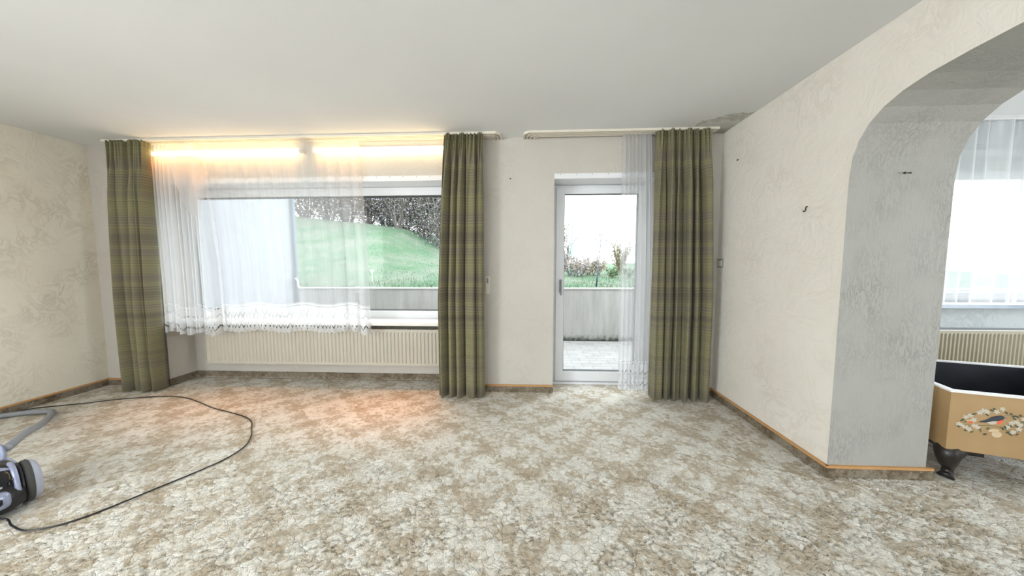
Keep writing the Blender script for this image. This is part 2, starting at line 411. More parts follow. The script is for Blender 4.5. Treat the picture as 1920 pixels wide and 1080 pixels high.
struct(link('wall_left', bm, M['paper_left']), 'cream embossed wall on the left, warm light in its colour', 'wall')
bm = bmesh.new(); box(bm, X2, X2+.15, 1.55, YB, 0, H); box(bm, X2, X2+.15, YR-.15, -.55, 0, H); box(bm, X2, X2+.15, -.55, 1.55, 0, .6); box(bm, X2, X2+.15, -.55, 1.55, 2.4, H)  # opening added for the right side fill light
struct(link('wall_far_right', bm, M['paper_blue']), 'side wall of the room beyond the arch', 'wall')
bm = bmesh.new()
for b in ((XL, -3.7, .0, H), (-.9, .2, .0, H), (1.6, 2.5, 0, H), (2.5, 3.2, 0, H), (5.4, X2, 0, H), (3.2, 5.4, 0, .6), (3.2, 5.4, 2.3, H), (-3.7, -.9, 0, .6), (-3.7, -.9, 2.3, H), (.2, 1.6, 0, .6), (.2, 1.6, 2.3, H)):
    box(bm, b[0], b[1], YR-.15, YR, b[2], b[3])
struct(link('wall_rear', bm, M['paper']), 'cream wall behind the camera with openings added for fill light', 'wall')

# wall with the arch: outline in (Y, Z), extruded along X
arch = [(YA, 0), (YA, 1.70)]
cpts = [(1.908, 1.78), (1.898, 1.88), (1.870, 1.965), (1.825, 2.035), (1.76, 2.090), (1.68, 2.128), (1.58, 2.152), (1.45, 2.166), (1.30, 2.175)]
arch += cpts
mid = (YA + YC) / 2
arch += [(mid, 2.185)] + [(2*mid - y, z) for y, z in reversed(cpts)] + [(YC, 1.70), (YC, 0)]
outline = [(YB, 0)] + arch + [(YR, 0), (YR, H), (YB, H)]
bm = bmesh.new()
fs = prism(bm, outline, lambda u, v, w_: Vector((XR + w_, u, v)), XI - XR)
for f in fs[2:]:
    c = f.calc_center_median()
    if YC - .05 < c.y < YA + .05 and c.z < 2.3: f.material_index = 1
bmesh.ops.recalc_face_normals(bm, faces=bm.faces[:])
aw = link('wall_right', bm, [M['paper'], M['paper_arch']])
struct(aw, 'cream right wall with the thick arched opening lined in grey marbled paper', 'wall')

# ------------------------------------------------------------------ carpet-strip baseboards with an orange cap
def skirt(name, pts, label):
    """pts: wall foot line as (x, y, nx, ny) runs: list of (x0,y0,x1,y1,nx,ny)"""
    bm = bmesh.new(); bc = bmesh.new()
    for (x0, y0, x1, y1, nx, ny) in pts:
        for (bb, z0, z1, t) in ((bm, .0, .062, .012), (bc, .062, .076, .016)):
            xa, xb = sorted((x0, x1)); ya, yb = sorted((y0, y1))
            if nx: xa, xb = (x0, x0+t) if nx > 0 else (x0-t, x0)
            if ny: ya, yb = (y0, y0+t) if ny > 0 else (y0-t, y0)
            box(bb, xa, xb, ya, yb, z0, z1)
    o = link(name, bm, M['carpet_strip']); cp = link('wooden_cap', bc, M['orange_wood'], o)
    struct(o, label, 'baseboard'); cp['label'] = 'thin orange wood cap strip'
    return o
skirt('baseboard_left', [(XL, YR, XL, YB, 1, 0)], 'brown carpet baseboard strip along the left wall')
skirt('baseboard_back', [(XL, YB, WX0, YB, 0, -1), (WX1, YB, DX0+.004, YB, 0, -1), (DX1, YB, XR, YB, 0, -1)], 'brown carpet baseboard strips along the back wall piers')
o = boxes('baseboard_niche', [(WX0, WX0+.012, YB-.012, 3.385, 0, .073), (WX0, WX1, 3.373, 3.385, 0, .073)], M['carpet_strip'])
struct(o, 'brown carpet strip around the foot of the radiator niche', 'baseboard')
skirt('baseboard_right', [(XR, YA-.014, XR, YB, -1, 0), (XR-.014, YA, XI+.03, YA, 0, -1)], 'brown carpet baseboard with orange cap along the right wall and around the arch foot')

# ------------------------------------------------------------------ garden window
def ring_frame(bm, x0, x1, z0, z1, y0, y1, wx, wz, bev=.004):
    box(bm, x0, x0+wx, y0, y1, z0, z1, bev=bev); box(bm, x1-wx, x1, y0, y1, z0, z1, bev=bev)
    box(bm, x0+wx, x1-wx, y0, y1, z1-wz, z1, bev=bev); box(bm, x0+wx, x1-wx, y0, y1, z0, z0+wz, bev=bev)
win = struct(empty('window_1', (0, 0, 0)), 'wide white garden window above the long radiator', 'window')
bm = bmesh.new(); ring_frame(bm, WX0, WX1, WZ0, WZ1, 3.36, 3.45, .09, .085)
link('window_frame', bm, M['white_pvc'], win)
bm = bmesh.new(); ring_frame(bm, WX0+.088, WX1-.088, WZ0+.082, WZ1-.082, 3.375, 3.43, .012, .012, 0)
link('glazing_bead', bm, M['rubber'], win)
bm = bmesh.new(); box(bm, WX0+.08, WX1-.08, 3.40, 3.406, WZ0+.08, WZ1-.08); link('window_pane', bm, M['glass'], win)
bm = bmesh.new(); box(bm, WX0, WX1, 3.085, 3.37, .672, .702, bev=.004); link('window_sill', bm, M['stone_sill'], win)

def shutter_cover(name, x0, x1, label):
    o = struct(empty(name), label, 'trim')
    boxes('cover_panel', [(x0, x1, YB-.004, YB+.012, 2.108, 2.157), (x0, x1, YB+.012, 3.45, 2.112, 2.157)], M['white_pvc'], o)
    n = int((x1-x0)/.13)
    for k in range(n):
        bm = bmesh.new(); x = x0 + .06 + k*(x1-x0-.12)/(n-1)
        lathe(bm, [(0, .0045), (.003, .0045), (.004, .003), (.004, 0)], (x, YB-.004, 2.148), (0, -1, 0), 8)
        link('screw', bm, M['steel'], o)
    return o
shutter_cover('trim_1', WX0, WX1, 'white screwed shutter box cover above the garden window')
shutter_cover('trim_2', DX0, DX1, 'white screwed shutter box cover above the terrace door')

# ------------------------------------------------------------------ terrace door
dr = struct(empty('door_1'), 'white glazed terrace door with a grey lever handle', 'door')
bm = bmesh.new(); ring_frame(bm, DX0, DX1, 0.0, 2.11, 3.375, 3.45, .055, .05); link('door_frame', bm, M['white_pvc'], dr)
bm = bmesh.new(); ring_frame(bm, DX0+.045, DX1-.045, .03, 2.078, 3.355, 3.43, .085, .06)
box(bm, DX0+.13, DX1-.13, 3.355, 3.43, .088, .135)
lf = link('door_leaf', bm, M['white_pvc'], dr)
bm = bmesh.new(); ring_frame(bm, DX0+.126, DX1-.126, .13, 2.024, 3.365, 3.42, .008, .008, 0); link('glazing_bead', bm, M['rubber'], lf)
bm = bmesh.new(); box(bm, DX0+.12, DX1-.12, 3.39, 3.396, .12, 2.03); link('door_pane', bm, M['glass'], dr)
bm = bmesh.new(); box(bm, .348, .374, 3.345, 3.357, .99, 1.13, bev=.004)
tube(bm, smoothpath([(.361, 3.35, 1.10), (.361, 3.315, 1.10), (.361, 3.305, 1.085), (.361, 3.305, 1.0), (.361, 3.305, .965)], 5), .009, 10)
link('door_handle', bm, M['hose'], dr, True)
boxes('threshold', [(DX0, DX1, 3.335, 3.375, 0, .022)], M['white_pvc'], dr)

# ------------------------------------------------------------------ curtain rails
def rail(name, x0, x1, ends, label):
    r = tag(empty(name, (0, 0, 0)), label, 'curtain rail', None)
    bm = bmesh.new(); bl = bmesh.new()
    y0, y1 = 2.955, 3.055
    def path(off):
        pts = []
        yy = y0 + off
        if ends[0]: pts += [(x0+off, YB-.002), (x0+off, yy+.06), (x0+off+.012, yy+.025), (x0+off+.045, yy)]
        else: pts += [(x0, yy)]
        if ends[1]: pts += [(x1-off-.045, yy), (x1-off-.012, yy+.025), (x1-off, yy+.06), (x1-off, YB-.002)]
        else: pts += [(x1, yy)]
        return pts
    for k in range(4):
        bar = bmesh.new()
        pp = path(.008 + k*.030)
        for (a, b) in zip(pp, pp[1:]):
            a = Vector((*a, 0)); b = Vector((*b, 0)); d = (b-a).normalized(); nn = Vector((-d.y, d.x, 0))*(.0095 if k in (0, 3) else .006)
            vs = [a-nn-d*.002, b-nn+d*.002, b+nn+d*.002, a+nn-d*.002]
            lo = [bar.verts.new((v.x, v.y, H-.020)) for v in vs]; hi = [bar.verts.new((v.x, v.y, H-.0005)) for v in vs]
            bar.faces.new(lo[::-1]); bar.faces.new(hi)
            for j in range(4): bar.faces.new((lo[j], lo[(j+1) % 4], hi[(j+1) % 4], hi[j]))
        link('rail_track', bar, M['rail'], r)
    pl = bmesh.new(); box(pl, x0+.05, x1-.05, y0+.004, y0+.108, H-.008, H-.0005); link('rail_plate', pl, M['rail'], r)
    return r
rail('curtain_rail', -4.12, -.235, (False, True), 'long cream double ceiling rail above the garden window')
rail('curtain_rail', -.035, 1.70, (True, False), 'shorter cream double ceiling rail above the terrace door')

# ------------------------------------------------------------------ drapes
def drape(name, x0, x1, y, ztop, zbot, folds, amp, mat, label, cat='curtain', group=None, top_scale=1.0, ripple=0, seed=1,
          lace_h=0.0, scallop=0.0, thick=0.0, xt=None, dense=None, flare=0.0, botfn=None, nx=None, nz=40, parent=None, head=.05, ampfn=None, pleat=False):
    rnd = random.Random(seed)
    nx = nx or int(max(60, folds*20)); ph = [rnd.uniform(0, 2*PI) for _ in range(6)]
    xt0, xt1 = xt if xt else (x0, x1)
    bm = bmesh.new(); uvl = bm.loops.layers.uv.new('UVMap'); grid = []; meta = {}
    jit = [rnd.uniform(-.35, .35) for _ in range(folds+3)]
    def phase(s):
        k = s*folds; i = int(k); f = k-i
        return 2*PI*(k + (jit[i]*(1-f) + jit[i+1]*f))
    arc = 0; gather = 1.9
    for j in range(nz+1):
        t = j/nz; row = []
        for i in range(nx+1):
            s = i/nx; zb = zbot + (botfn(s) if botfn else 0)
            z = ztop + (zb-ztop)*t
            if scallop and j >= nz-6:
                z += scallop*abs(math.sin(PI*s*(x1-x0)*gather/.10))*((j-nz+6)/6)
            xa = xt0 + (xt1-xt0)*s; xb = x0 + (x1-x0)*s
            tt = min(1, t*1.6)**.8
            x = xa*(1-tt) + xb*tt
            a = amp*(top_scale*(1-min(1, t*5)) + min(1, t*5))
            if ampfn: a *= ampfn(s)
            p = phase(s)
            yv = (a*(1.0 - 2.0*abs(math.sin(p/2))**.65) if pleat else a*math.sin(p)) + a*.35*math.sin(p*.5 + ph[0] + t*1.5) + a*.22*math.sin(p*1.9 + ph[1] + t*.7)
            xv = x + a*.45*math.cos(p)*min(1, t*4)*(x1-x0)/(abs(x1-x0)+.2)
            if ripple and t < .12:
                yv += .35*amp*math.sin(p*ripple + ph[2])*(1-t/.12)
            xv += flare*t*t*(s-.5)
            yv += .012*math.sin(t*3+ph[3])*t
            v = bm.verts.new((xv, y + yv, z)); meta[v] = (s*(x1-x0)*gather, z-zbot if not botfn else z-zb); row.append(v)
        grid.append(row)
    for j in range(nz):
        for i in range(nx):
            f = bm.faces.new((grid[j][i], grid[j+1][i], grid[j+1][i+1], grid[j][i+1]))
            for l in f.loops: l[uvl].uv = meta[l.vert]
    # a gathered header tape, little tufts standing above the hooks
    o = link(name, bm, mat, parent, True)
    if thick:
        md = o.modifiers.new('thickness', 'SOLIDIFY'); md.thickness = thick; md.offset = 0
    if label: tag(o, label, cat, group)
    return o
# olive curtains
drape('olive_curtain', -4.085, -3.745, 2.98, 2.487, .012, 4, .060, M['olive'],
      'olive plaid curtain hanging left of the garden window beside the left wall', top_scale=.5, ripple=5, seed=3, thick=.0025, pleat=True, xt=(-4.05, -3.69), nx=180, nz=70)
drape('olive_curtain', -.85, -.415, 2.98, 2.487, .010, 5, .056, M['olive'],
      'olive plaid curtain between the garden window and the terrace door', top_scale=.5, ripple=4, seed=11, thick=.0025, pleat=True, xt=(-.765, -.405), nx=200, nz=70)
drape('olive_curtain', 1.165, 1.70, 2.98, 2.487, .012, 6, .056, M['olive'],
      'widest olive plaid curtain right of the terrace door', top_scale=.45, ripple=4, seed=23, thick=.0025, pleat=True, xt=(1.16, 1.61), nx=240, nz=70)
# sheers
sh = drape('sheer_curtain', -3.70, -3.27, 3.035, 2.478, .585, 9, .020, M['tulle_dense'],
      'gathered white sheer curtain at the left end of the garden window, its top drooping', seed=5, scallop=.016, top_scale=.6, nx=220,
      botfn=lambda s: -.02*s + .02*math.sin(s*9))
# the drooping fold of its unhooked header
bm = bmesh.new(); uvl = bm.loops.layers.uv.new('UVMap')
N = 18; g = []
for j in range(N+1):
    t = j/N; row = []
    for i in range(13):
        s = i/12
        xl = -3.46 + .10*t - .03*math.sin(t*PI); xr = -3.36 + .26*min(1, t*2.2) - .16*max(0, t-.45)
        z = 2.40 - .30*t*(1+.9*(1-s)) - .42*t*t*s*.9
        x = xl + (xr-xl)*s
        row.append(bm.verts.new((x, 2.995 - .012*math.sin(s*9 + t*5), z)))
    g.append(row)
for j in range(N):
    for i in range(12):
        f = bm.faces.new((g[j][i], g[j+1][i], g[j+1][i+1], g[j][i+1]))
        for l in f.loops: l[uvl].uv = (l.vert.co.x, l.vert.co.z)
fl = link('drooping_fold', bm, M['tulle'], sh, True); fl['label'] = 'creased fold of sheer cloth hanging loose from the header'
def wide_bot(s):
    return -.065*math.exp(-((s-.06)/.045)**2) + .012*math.sin(s*23) + (.0 if s < .93 else -.02)
def wide_amp(s):
    return 1.6 if s < .14 else (.45 if s < .86 else 1.3)
drape('sheer_curtain', -3.30, -1.565, 3.035, 2.478, .605, 13, .015, M['tulle'],
      'wide flat white sheer curtain with lace hem across the middle of the garden window', seed=8, scallop=.016, nx=560, top_scale=.7,
      botfn=wide_bot, ampfn=wide_amp, xt=(-3.42, -1.61))
drape('sheer_curtain', .895, 1.20, 3.04, 2.483, .06, 8, .018, M['tulle_door'],
      'narrow floor-length white sheer with lace foot hanging at the terrace door', seed=14, scallop=.014, nx=220, nz=60, top_scale=.8, xt=(.885, 1.15))

# ------------------------------------------------------------------ radiators
def rad(name, x0, x1, y0, y1, z0, z1, pitch, mat, label, topmat=None):
    r = tag(empty(name, ((x0+x1)/2, y1, z0)), label, 'radiator')
    r.location = (0, 0, 0)
    bm = bmesh.new(); prof = [(x0, y0+.006)]
    n = int((x1-x0-.03)/pitch); xs = x0 + .015
    for k in range(n):
        a = xs + k*pitch
        prof += [(a+.002, y0+.009), (a+.010, y0), (a+pitch-.012, y0), (a+pitch-.003, y0+.009)]
    prof += [(x1, y0+.006)]
    zi0, zi1 = z0+.028, z1-.030
    rows = []
    for (z, fl) in ((z0, 0), (zi0-.006, 0), (zi0+.006, 1), (zi1-.006, 1), (zi1+.006, 0), (z1, 0)):
        rows.append([bm.verts.new((px, (py if fl else y0+.001), z)) for px, py in prof])
    for r0, r1 in zip(rows, rows[1:]):
        for k in range(len(prof)-1): bm.faces.new((r0[k], r0[k+1], r1[k+1], r1[k]))
    link('ribbed_panel', bm, mat, r)
    boxes('side_cover', [(x0-.003, x0, y0, y1, z0, z1+.004)], mat, r); boxes('side_cover', [(x1, x1+.003, y0, y1, z0, z1+.004)], mat, r)
    bm = bmesh.new(); box(bm, x0, x1, y0, y0+.008, z1-.001, z1+.006); box(bm, x0, x1, y1-.008, y1, z1-.001, z1+.006)
    k = x0
    while k < x1: box(bm, k, k+.004, y0+.008, y1-.008, z1-.001, z1+.004); k += .03
    link('top_grille', bm, topmat or mat, r)
    boxes('back_panel', [(x0, x1, y1-.012, y1, z0, z1-.01), (x0, x1, y0+.012, y1-.012, z0, z0+.004)], mat, r)
    return r
rad('radiator', -3.475, -.74, 3.20, 3.372, .222, .605, .040, M['radiator'], 'long low cream radiator in the niche under the garden window')
rad('radiator', 3.05, 5.7, 2.95, 3.095, .22, .695, .034, M['radiator_tan'], 'yellowed radiator in the room beyond the arch, under its window', M['white_pvc'])

# ------------------------------------------------------------------ tube lamps above the window
e = NM('warm_tube_glow'); em = e.n('ShaderNodeEmission'); em.inputs[0].default_value = (1.0, .70, .34, 1); em.inputs[1].default_value = 8.5
e.link(em.outputs[0], e.out.inputs[0]); M['tube'] = e.m
def tubelamp(x0, x1, z0, z1, label):
    r = tag(empty('tube_lamp'), label, 'lamp', 'fluorescent tube lamps above the garden window')
    zc = lambda x: z0 + (z1-z0)*(x-x0)/(x1-x0)
    bm = bmesh.new(); box(bm, x0, x1, 3.084, YB, zc(x0)-.004, zc(x0)+.03); link('batten', bm, M['white_pvc'], r)
    for x in (x0, x1-.022):
        bm = bmesh.new(); box(bm, x, x+.022, 3.050, 3.084, z0-.022, z0+.016, bev=.003); link('tube_holder', bm, M['white_pvc'], r)
    bm = bmesh.new(); tube(bm, [(x0+.022, 3.066, z0-.006), (x1-.022, 3.066, z0-.006)], .0165, 16); link('glowing_tube', bm, M['tube'], r, True)
    area('tube_floor_fill', ((x0+x1)/2, 3.045, z0-.03), (x1-x0-.1, .02), 1.6, (1.0, .33, .04), (math.radians(-9), 0, 0), spread=math.radians(34))  # added narrow light that throws the orange band onto the carpet
    return r
tubelamp(-3.76, -2.20, 2.40, 2.40, 'left one of the two glowing warm tube lamps, behind the sheers')
tubelamp(-2.08, -.60, 2.40, 2.40, 'right one of the two glowing warm tube lamps, ending behind the olive curtain')

# ------------------------------------------------------------------ small fittings
o = tag(empty('light_switch', (XR, 3.05, 1.297)), 'small grey square switch on the right wall near the far corner', 'switch')
bm = bmesh.new(); box(bm, -.010, 0, -.04, .04, -.04, .04, bev=.003); link('cover_plate', bm, M['switch'], o)
bm = bmesh.new(); box(bm, -.016, -.008, -.026, .026, -.026, .026, bev=.003); link('rocker', bm, M['grey_pvc'], o)
o = tag(empty('shutter_strap_winder', (-.385, YB, 1.085)), 'narrow shutter strap winder on the wall beside the olive curtain', 'strap winder')
bm = bmesh.new(); box(bm, -.022, .022, -.012, 0, -.085, .085, bev=.004); link('cover_plate', bm, M['rail'], o)
bm = bmesh.new(); box(bm, -.009, .009, -.016, -.011, .02, .07); link('strap', bm, M['hose'], o)
bm = bmesh.new(); tube(bm, smoothpath([(XR, 2.165, 1.660), (XR-.008, 2.165, 1.660), (XR-.010, 2.166, 1.650), (XR-.010, 2.168, 1.636), (XR-.011, 2.176, 1.630), (XR-.012, 2.183, 1.638)], 6), .0032, 8)
tag(link('wall_hook', bm, M['dark_metal'], None, True), 'small dark hook screwed into the cream right wall', 'hook')
def nail(pos, d, L, mat, label):
    bm = bmesh.new(); lathe(bm, [(0, .0025), (L, .0025), (L, .006), (L+.003, .006), (L+.004, 0)], pos, d, 10)
    tag(link('wall_nail', bm, mat, None, True), label, 'nail')
bm = bmesh.new(); lathe(bm, [(0, 0), (0, .005), (.006, .005), (.006, .0028), (.040, .0028), (.040, .006), (.044, .006), (.045, 0)], (2.150, YA-.002, 1.797), (-1, -.22, -.03), 10)
tag(link('wall_nail', bm, M['dark_metal'], None, True), 'dark nail sticking out sideways from the grey marbled arch lining', 'nail')
nail((-.158, YB, 2.116), (0, -1, -.2), .012, M['dark_metal'], 'dark nail in the back wall between rail end and terrace door')
nail((XR, 2.87, 2.185), (-1, 0, -.2), .012, M['dark_metal'], 'dark nail high on the right wall near the ceiling stain')

# ------------------------------------------------------------------ vacuum cleaner
vac = tag(empty('vacuum_cleaner', (-2.775, 1.395, 0), math.radians(68)), 'black and lavender canister vacuum cleaner with grey hose on the carpet at the left', 'vacuum cleaner')
def loft(bm, secs, seg=28, mi=0, p=2.6):
    rings = []
    for (y, hw, z0, z1) in secs:
        zc, hh = (z0+z1)/2, (z1-z0)/2; ring = []
        for k in range(seg):
            a = 2*PI*k/seg; ca, sa = math.cos(a), math.sin(a)
            ring.append(bm.verts.new((hw*math.copysign(abs(ca)**(2/p), ca), y, zc + hh*math.copysign(abs(sa)**(2/p), sa))))
        rings.append(ring)
    for r0, r1 in zip(rings, rings[1:]):
        for k in range(seg): bm.faces.new((r0[k], r0[(k+1) % seg], r1[(k+1) % seg], r1[k])).material_index = mi
    bm.faces.new(rings[0][::-1]).material_index = mi; bm.faces.new(rings[-1]).material_index = mi
bm = bmesh.new(); loft(bm, [(-.135, .055, .045, .10), (-.128, .10, .03, .14), (-.10, .118, .02, .165), (-.02, .125, .018, .175), (.12, .125, .018, .17), (.24, .11, .02, .14), (.30, .08, .03, .11), (.315, .05, .04, .09)])
link('lower_body', bm, M['black'], vac, True)
bm = bmesh.new(); loft(bm, [(-.118, .05, .12, .165), (-.10, .09, .11, .20), (-.05, .112, .11, .228), (.04, .118, .11, .24), (.14, .115, .11, .235), (.22, .10, .10, .21), (.28, .07, .09, .165), (.30, .04, .09, .13)])
link('upper_cover', bm, M['black_gloss'], vac, True)
bm = bmesh.new()
for (yy, rr, top) in ((-.075, .013, .238), (.19, .014, .240)):
    pts = [(.128*math.cos(a), yy + .05*math.sin(a), .10 + (top-.10)*math.sin(a)) for a in [PI*k/20 for k in range(21)]]
    tube(bm, pts, rr, 10)
link('lavender_trim', bm, M['lavender'], vac, True)
bm = bmesh.new(); loft(bm, [(-.150, .045, .075, .125), (-.142, .062, .06, .14), (-.11, .07, .055, .15)], p=4); link('exhaust_panel', bm, M['lavender'], vac, True)
bm = bmesh.new(); loft(bm, [(-.156, .036, .085, .118), (-.149, .040, .08, .122)], p=4); link('exhaust_window', bm, M['black_gloss'], vac, True)
for sx in (1, -1):
    wh = bmesh.new(); lathe(wh, [(-.016, .02), (-.016, .104), (-.010, .112), (.004, .114), (.010, .108), (.010, .02)], (sx*.130, 0, .115), (sx, 0, 0), 48)
    wo = link('wheel', wh, M['rubber'], vac, True)
    hb = bmesh.new(); lathe(hb, [(.010, .108), (.020, .106), (.032, .092), (.040, .06), (.043, 0)], (sx*.130, 0, .115), (sx, 0, 0), 48)
    link('wheel_cover', hb, M['wheel_lavender'], wo, True)
    gr = bmesh.new(); lathe(gr, [(-.030, .02), (-.030, .106), (-.022, .110), (-.018, .104), (-.018, .02)], (sx*.130, 0, .115), (sx, 0, 0), 48)
    link('wheel_arch', gr, M['black'], wo, True)
    lr = bmesh.new(); lathe(lr, [(-.052, .100), (-.052, .118), (-.044, .124), (-.034, .122), (-.032, .100)], (sx*.130, 0, .115), (sx, 0, 0), 48)
    link('arch_trim', lr, M['lavender'], vac, True)
inv = vac.matrix_basis.inverted()
def vl(p): return inv @ Vector(p)
bm = bmesh.new(); lathe(bm, [(-.03, .036), (.01, .040), (.03, .036), (.06, .030), (.075, .024), (.08, 0)], vl((-2.965, 1.545, .205)), Vector((.1, .45, .65)), 24)
link('hose_connector', bm, M['lavender'], vac, True)
hp = smoothpath([(-2.965, 1.59, .245), (-3.20, 1.79, .215), (-3.52, 2.03, .13), (-3.84, 2.25, .045), (-4.00, 2.38, .026), (-4.12, 2.45, .026), (-4.28, 2.42, .026), (-4.43, 2.34, .026)], 36)
bm = bmesh.new(); tube(bm, [vl(p) for p in hp], [.0215 if k % 2 else .0175 for k in range(len(hp))], 12); link('hose', bm, M['hose'], vac, True)
cp = smoothpath([(-2.665, 1.335, .05), (-2.615, 1.375, .012), (-2.53, 1.345, .006), (-2.40, 1.325, .006), (-2.258, 1.40, .006), (-2.118, 1.636, .006), (-2.011, 1.844, .006), (-1.985, 1.96, .006), (-2.001, 2.073, .006),
    (-2.07, 2.19, .006), (-2.154, 2.285, .006), (-2.25, 2.39, .006), (-2.373, 2.466, .006), (-2.58, 2.54, .006), (-2.812, 2.615, .006), (-3.10, 2.74, .006), (-3.30, 2.81, .006), (-3.534, 2.836, .006), (-3.89, 2.755, .006), (-4.107, 2.655, .006), (-4.30, 2.585, .006), (-4.44, 2.52, .006), (-4.46, 2.40, .006)], 8)
bm = bmesh.new(); tube(bm, [vl(p) for p in cp], .0042, 8); link('power_cord', bm, M['black'], vac, True)

# ------------------------------------------------------------------ painted box on curved feet, beyond the arch
ANG = math.radians(-18); BX, BY = .93, .80
pb = tag(empty('painted_box', (2.475, 1.90, 0), ANG), 'tan painted wooden box, white-rimmed and black inside, on dark curved feet beyond the arch', 'box')
q = NM('tan_paint'); o_ = q.obj()
q.base(q.ramp(q.noise(o_, 5, 4), [(.3, (.35, .225, .10)), (.7, (.41, .27, .13))])); q.b.inputs['Roughness'].default_value = .45; M['tan'] = q.m
q = NM('black_lining'); o_ = q.obj()
q.base(q.ramp(q.noise(o_, 6, 5), [(.4, (.008, .009, .016)), (.8, (.02, .022, .035))])); q.b.inputs['Roughness'].default_value = .7; M['lining'] = q.m
Z0, Z1 = .20, .545
panels = [(0, BX, 0, .018), (0, BX, BY-.018, BY), (0, .018, .018, BY-.018), (BX-.018, BX, .018, BY-.018)]
for (a, b, c, d) in panels: boxes('side_panel', [(a, b, c, d, Z0, Z1)], M['tan'], pb)
t = .022
for (a, b, c, d) in ((t-.004, BX-t+.004, .018, t), (t-.004, BX-t+.004, BY-t, BY-.018), (.018, t, .018, BY-.018), (BX-t, BX-.018, .018, BY-.018)):
    boxes('lining', [(a, b, c, d, Z0+.012, Z1-.001)], M['lining'], pb)
boxes('bottom_board', [(.018, BX-.018, .018, BY-.018, Z0, Z0+.012)], M['lining'], pb)
bm = bmesh.new()
for (a, b, c, d) in ((-.006, BX+.006, -.006, .026), (-.006, BX+.006, BY-.026, BY+.006), (-.006, .026, .026, BY-.026), (BX-.026, BX+.006, .026, BY-.026)):
    box(bm, a, b, c, d, Z1, Z1+.010)
q = NM('white_rim_paint'); q.base((.80, .80, .80)); q.b.inputs['Roughness'].default_value = .35; M['rim'] = q.m
link('rim', bm, M['rim'], pb)
M['foot'] = plain('blackened_wood', (.018, .015, .013), .35, spec=.4)
for (fx, fy, sx, sy) in ((.05, .05, -1, -1), (BX-.05, .05, 1, -1), (.05, BY-.05, -1, 1), (BX-.05, BY-.05, 1, 1)):
    bm = bmesh.new()
    path = smoothpath([(fx-sx*.03, fy-sy*.03, .197), (fx+sx*.010, fy+sy*.010, .165), (fx+sx*.012, fy+sy*.012, .12), (fx-sx*.005, fy-sy*.005, .075), (fx-sx*.002, fy-sy*.002, .035), (fx+sx*.012, fy+sy*.012, .014)], 6)
    n = len(path); rr = [.070 - .046*min(1, (k/n)*1.5) + (.012*max(0, (k/n-.78)/.22)) for k in range(n)]
    tube(bm, path, rr, 14)
    box(bm, *sorted((fx, fx-sx*.13)), *sorted((fy-sy*(-.02), fy-sy*.0)), .165, .20)
    box(bm, *sorted((fx-sx*(-.02), fx)), *sorted((fy, fy-sy*.13)), .165, .20)
    link('curved_foot', bm, M['foot'], pb, True)
# painted motif on the front face: thin paint layers (u along the face, z up)
PM = {k: plain('paint_'+k, c, .5) for k, c in dict(grey=(.035, .04, .055), red=(.75, .12, .05), pale=(.52, .50, .42), leaf=(.05, .065, .04), green=(.12, .14, .07), beige=(.60, .47, .30)).items()}
PMk = list(PM)
def face_pt(u, v, w_): return Vector((u, -.0006 - w_, v))
def blob(bm, poly, key, lift=0.0):
    f = bm.faces.new([bm.verts.new(face_pt(u, v, lift)) for u, v in poly]); f.material_index = PMk.index(key)
def ell(cu, cv, ru, rv, ang=0, n=14):
    return [(cu + ru*math.cos(t)*math.cos(ang) - rv*math.sin(t)*math.sin(ang), cv + ru*math.cos(t)*math.sin(ang) + rv*math.sin(t)*math.cos(ang)) for t in [2*PI*k/n for k in range(n)]]
def leafp(cu, cv, L, W, ang):
    pts = [(-L/2, 0), (-L*.2, W*.45), (L*.15, W*.4), (L/2, 0), (L*.15, -W*.4), (-L*.2, -W*.45)]
    return [(cu + x*math.cos(ang) - y*math.sin(ang), cv + x*math.sin(ang) + y*math.cos(ang)) for x, y in pts]
bm = bmesh.new()
blob(bm, [(.118, .384), (.128, .392), (.150, .405), (.168, .424), (.190, .434), (.206, .437), (.217, .432), (.228, .427), (.216, .424), (.212, .412), (.200, .398), (.178, .390), (.150, .386)], 'grey', .0004)
blob(bm, [(.150, .388), (.175, .399), (.196, .402), (.190, .386), (.170, .378)], 'pale', .0006)
blob(bm, [(.186, .386), (.192, .400), (.204, .410), (.214, .414), (.210, .398), (.200, .386)], 'red', .0008)
blob(bm, ell(.219, .430, .0022, .0022), 'pale', .001)
link('painted_bird', bm, [PM[k] for k in PMk], pb)
rnd = random.Random(4)
bl = bmesh.new(); bf = bmesh.new()
blossoms = [(.205, .475), (.185, .455), (.135, .455), (.120, .440), (.148, .448), (.085, .418), (.068, .405), (.100, .395), (.055, .352), (.042, .360), (.072, .345), (.085, .335), (.105, .360), (.118, .352), (.245, .400), (.262, .410), (.232, .375), (.255, .350), (.275, .370), (.290, .430), (.305, .415), (.278, .395), (.330, .42), (.345, .39), (.32, .37)]
for k, (u, v) in enumerate(blossoms):
    for j in range(5):
        a = j*2*PI/5 + k; blob(bl, ell(u+.0075*math.cos(a), v+.0075*math.sin(a), .0065, .0042, a, 8), 'pale', .0004 + .00012*j)
    blob(bl, ell(u, v, .003, .003, 0, 8), 'beige', .0012)
for (u, v, r1, r2) in ((.195, .325, .020, .018), (.182, .345, .022, .010), (.090, .385, .022, .008)): blob(bl, ell(u, v, r1, r2, .2), 'beige', .0002)
blob(bl, ell(.088, .378, .012, .006, .1), 'red', .0007)
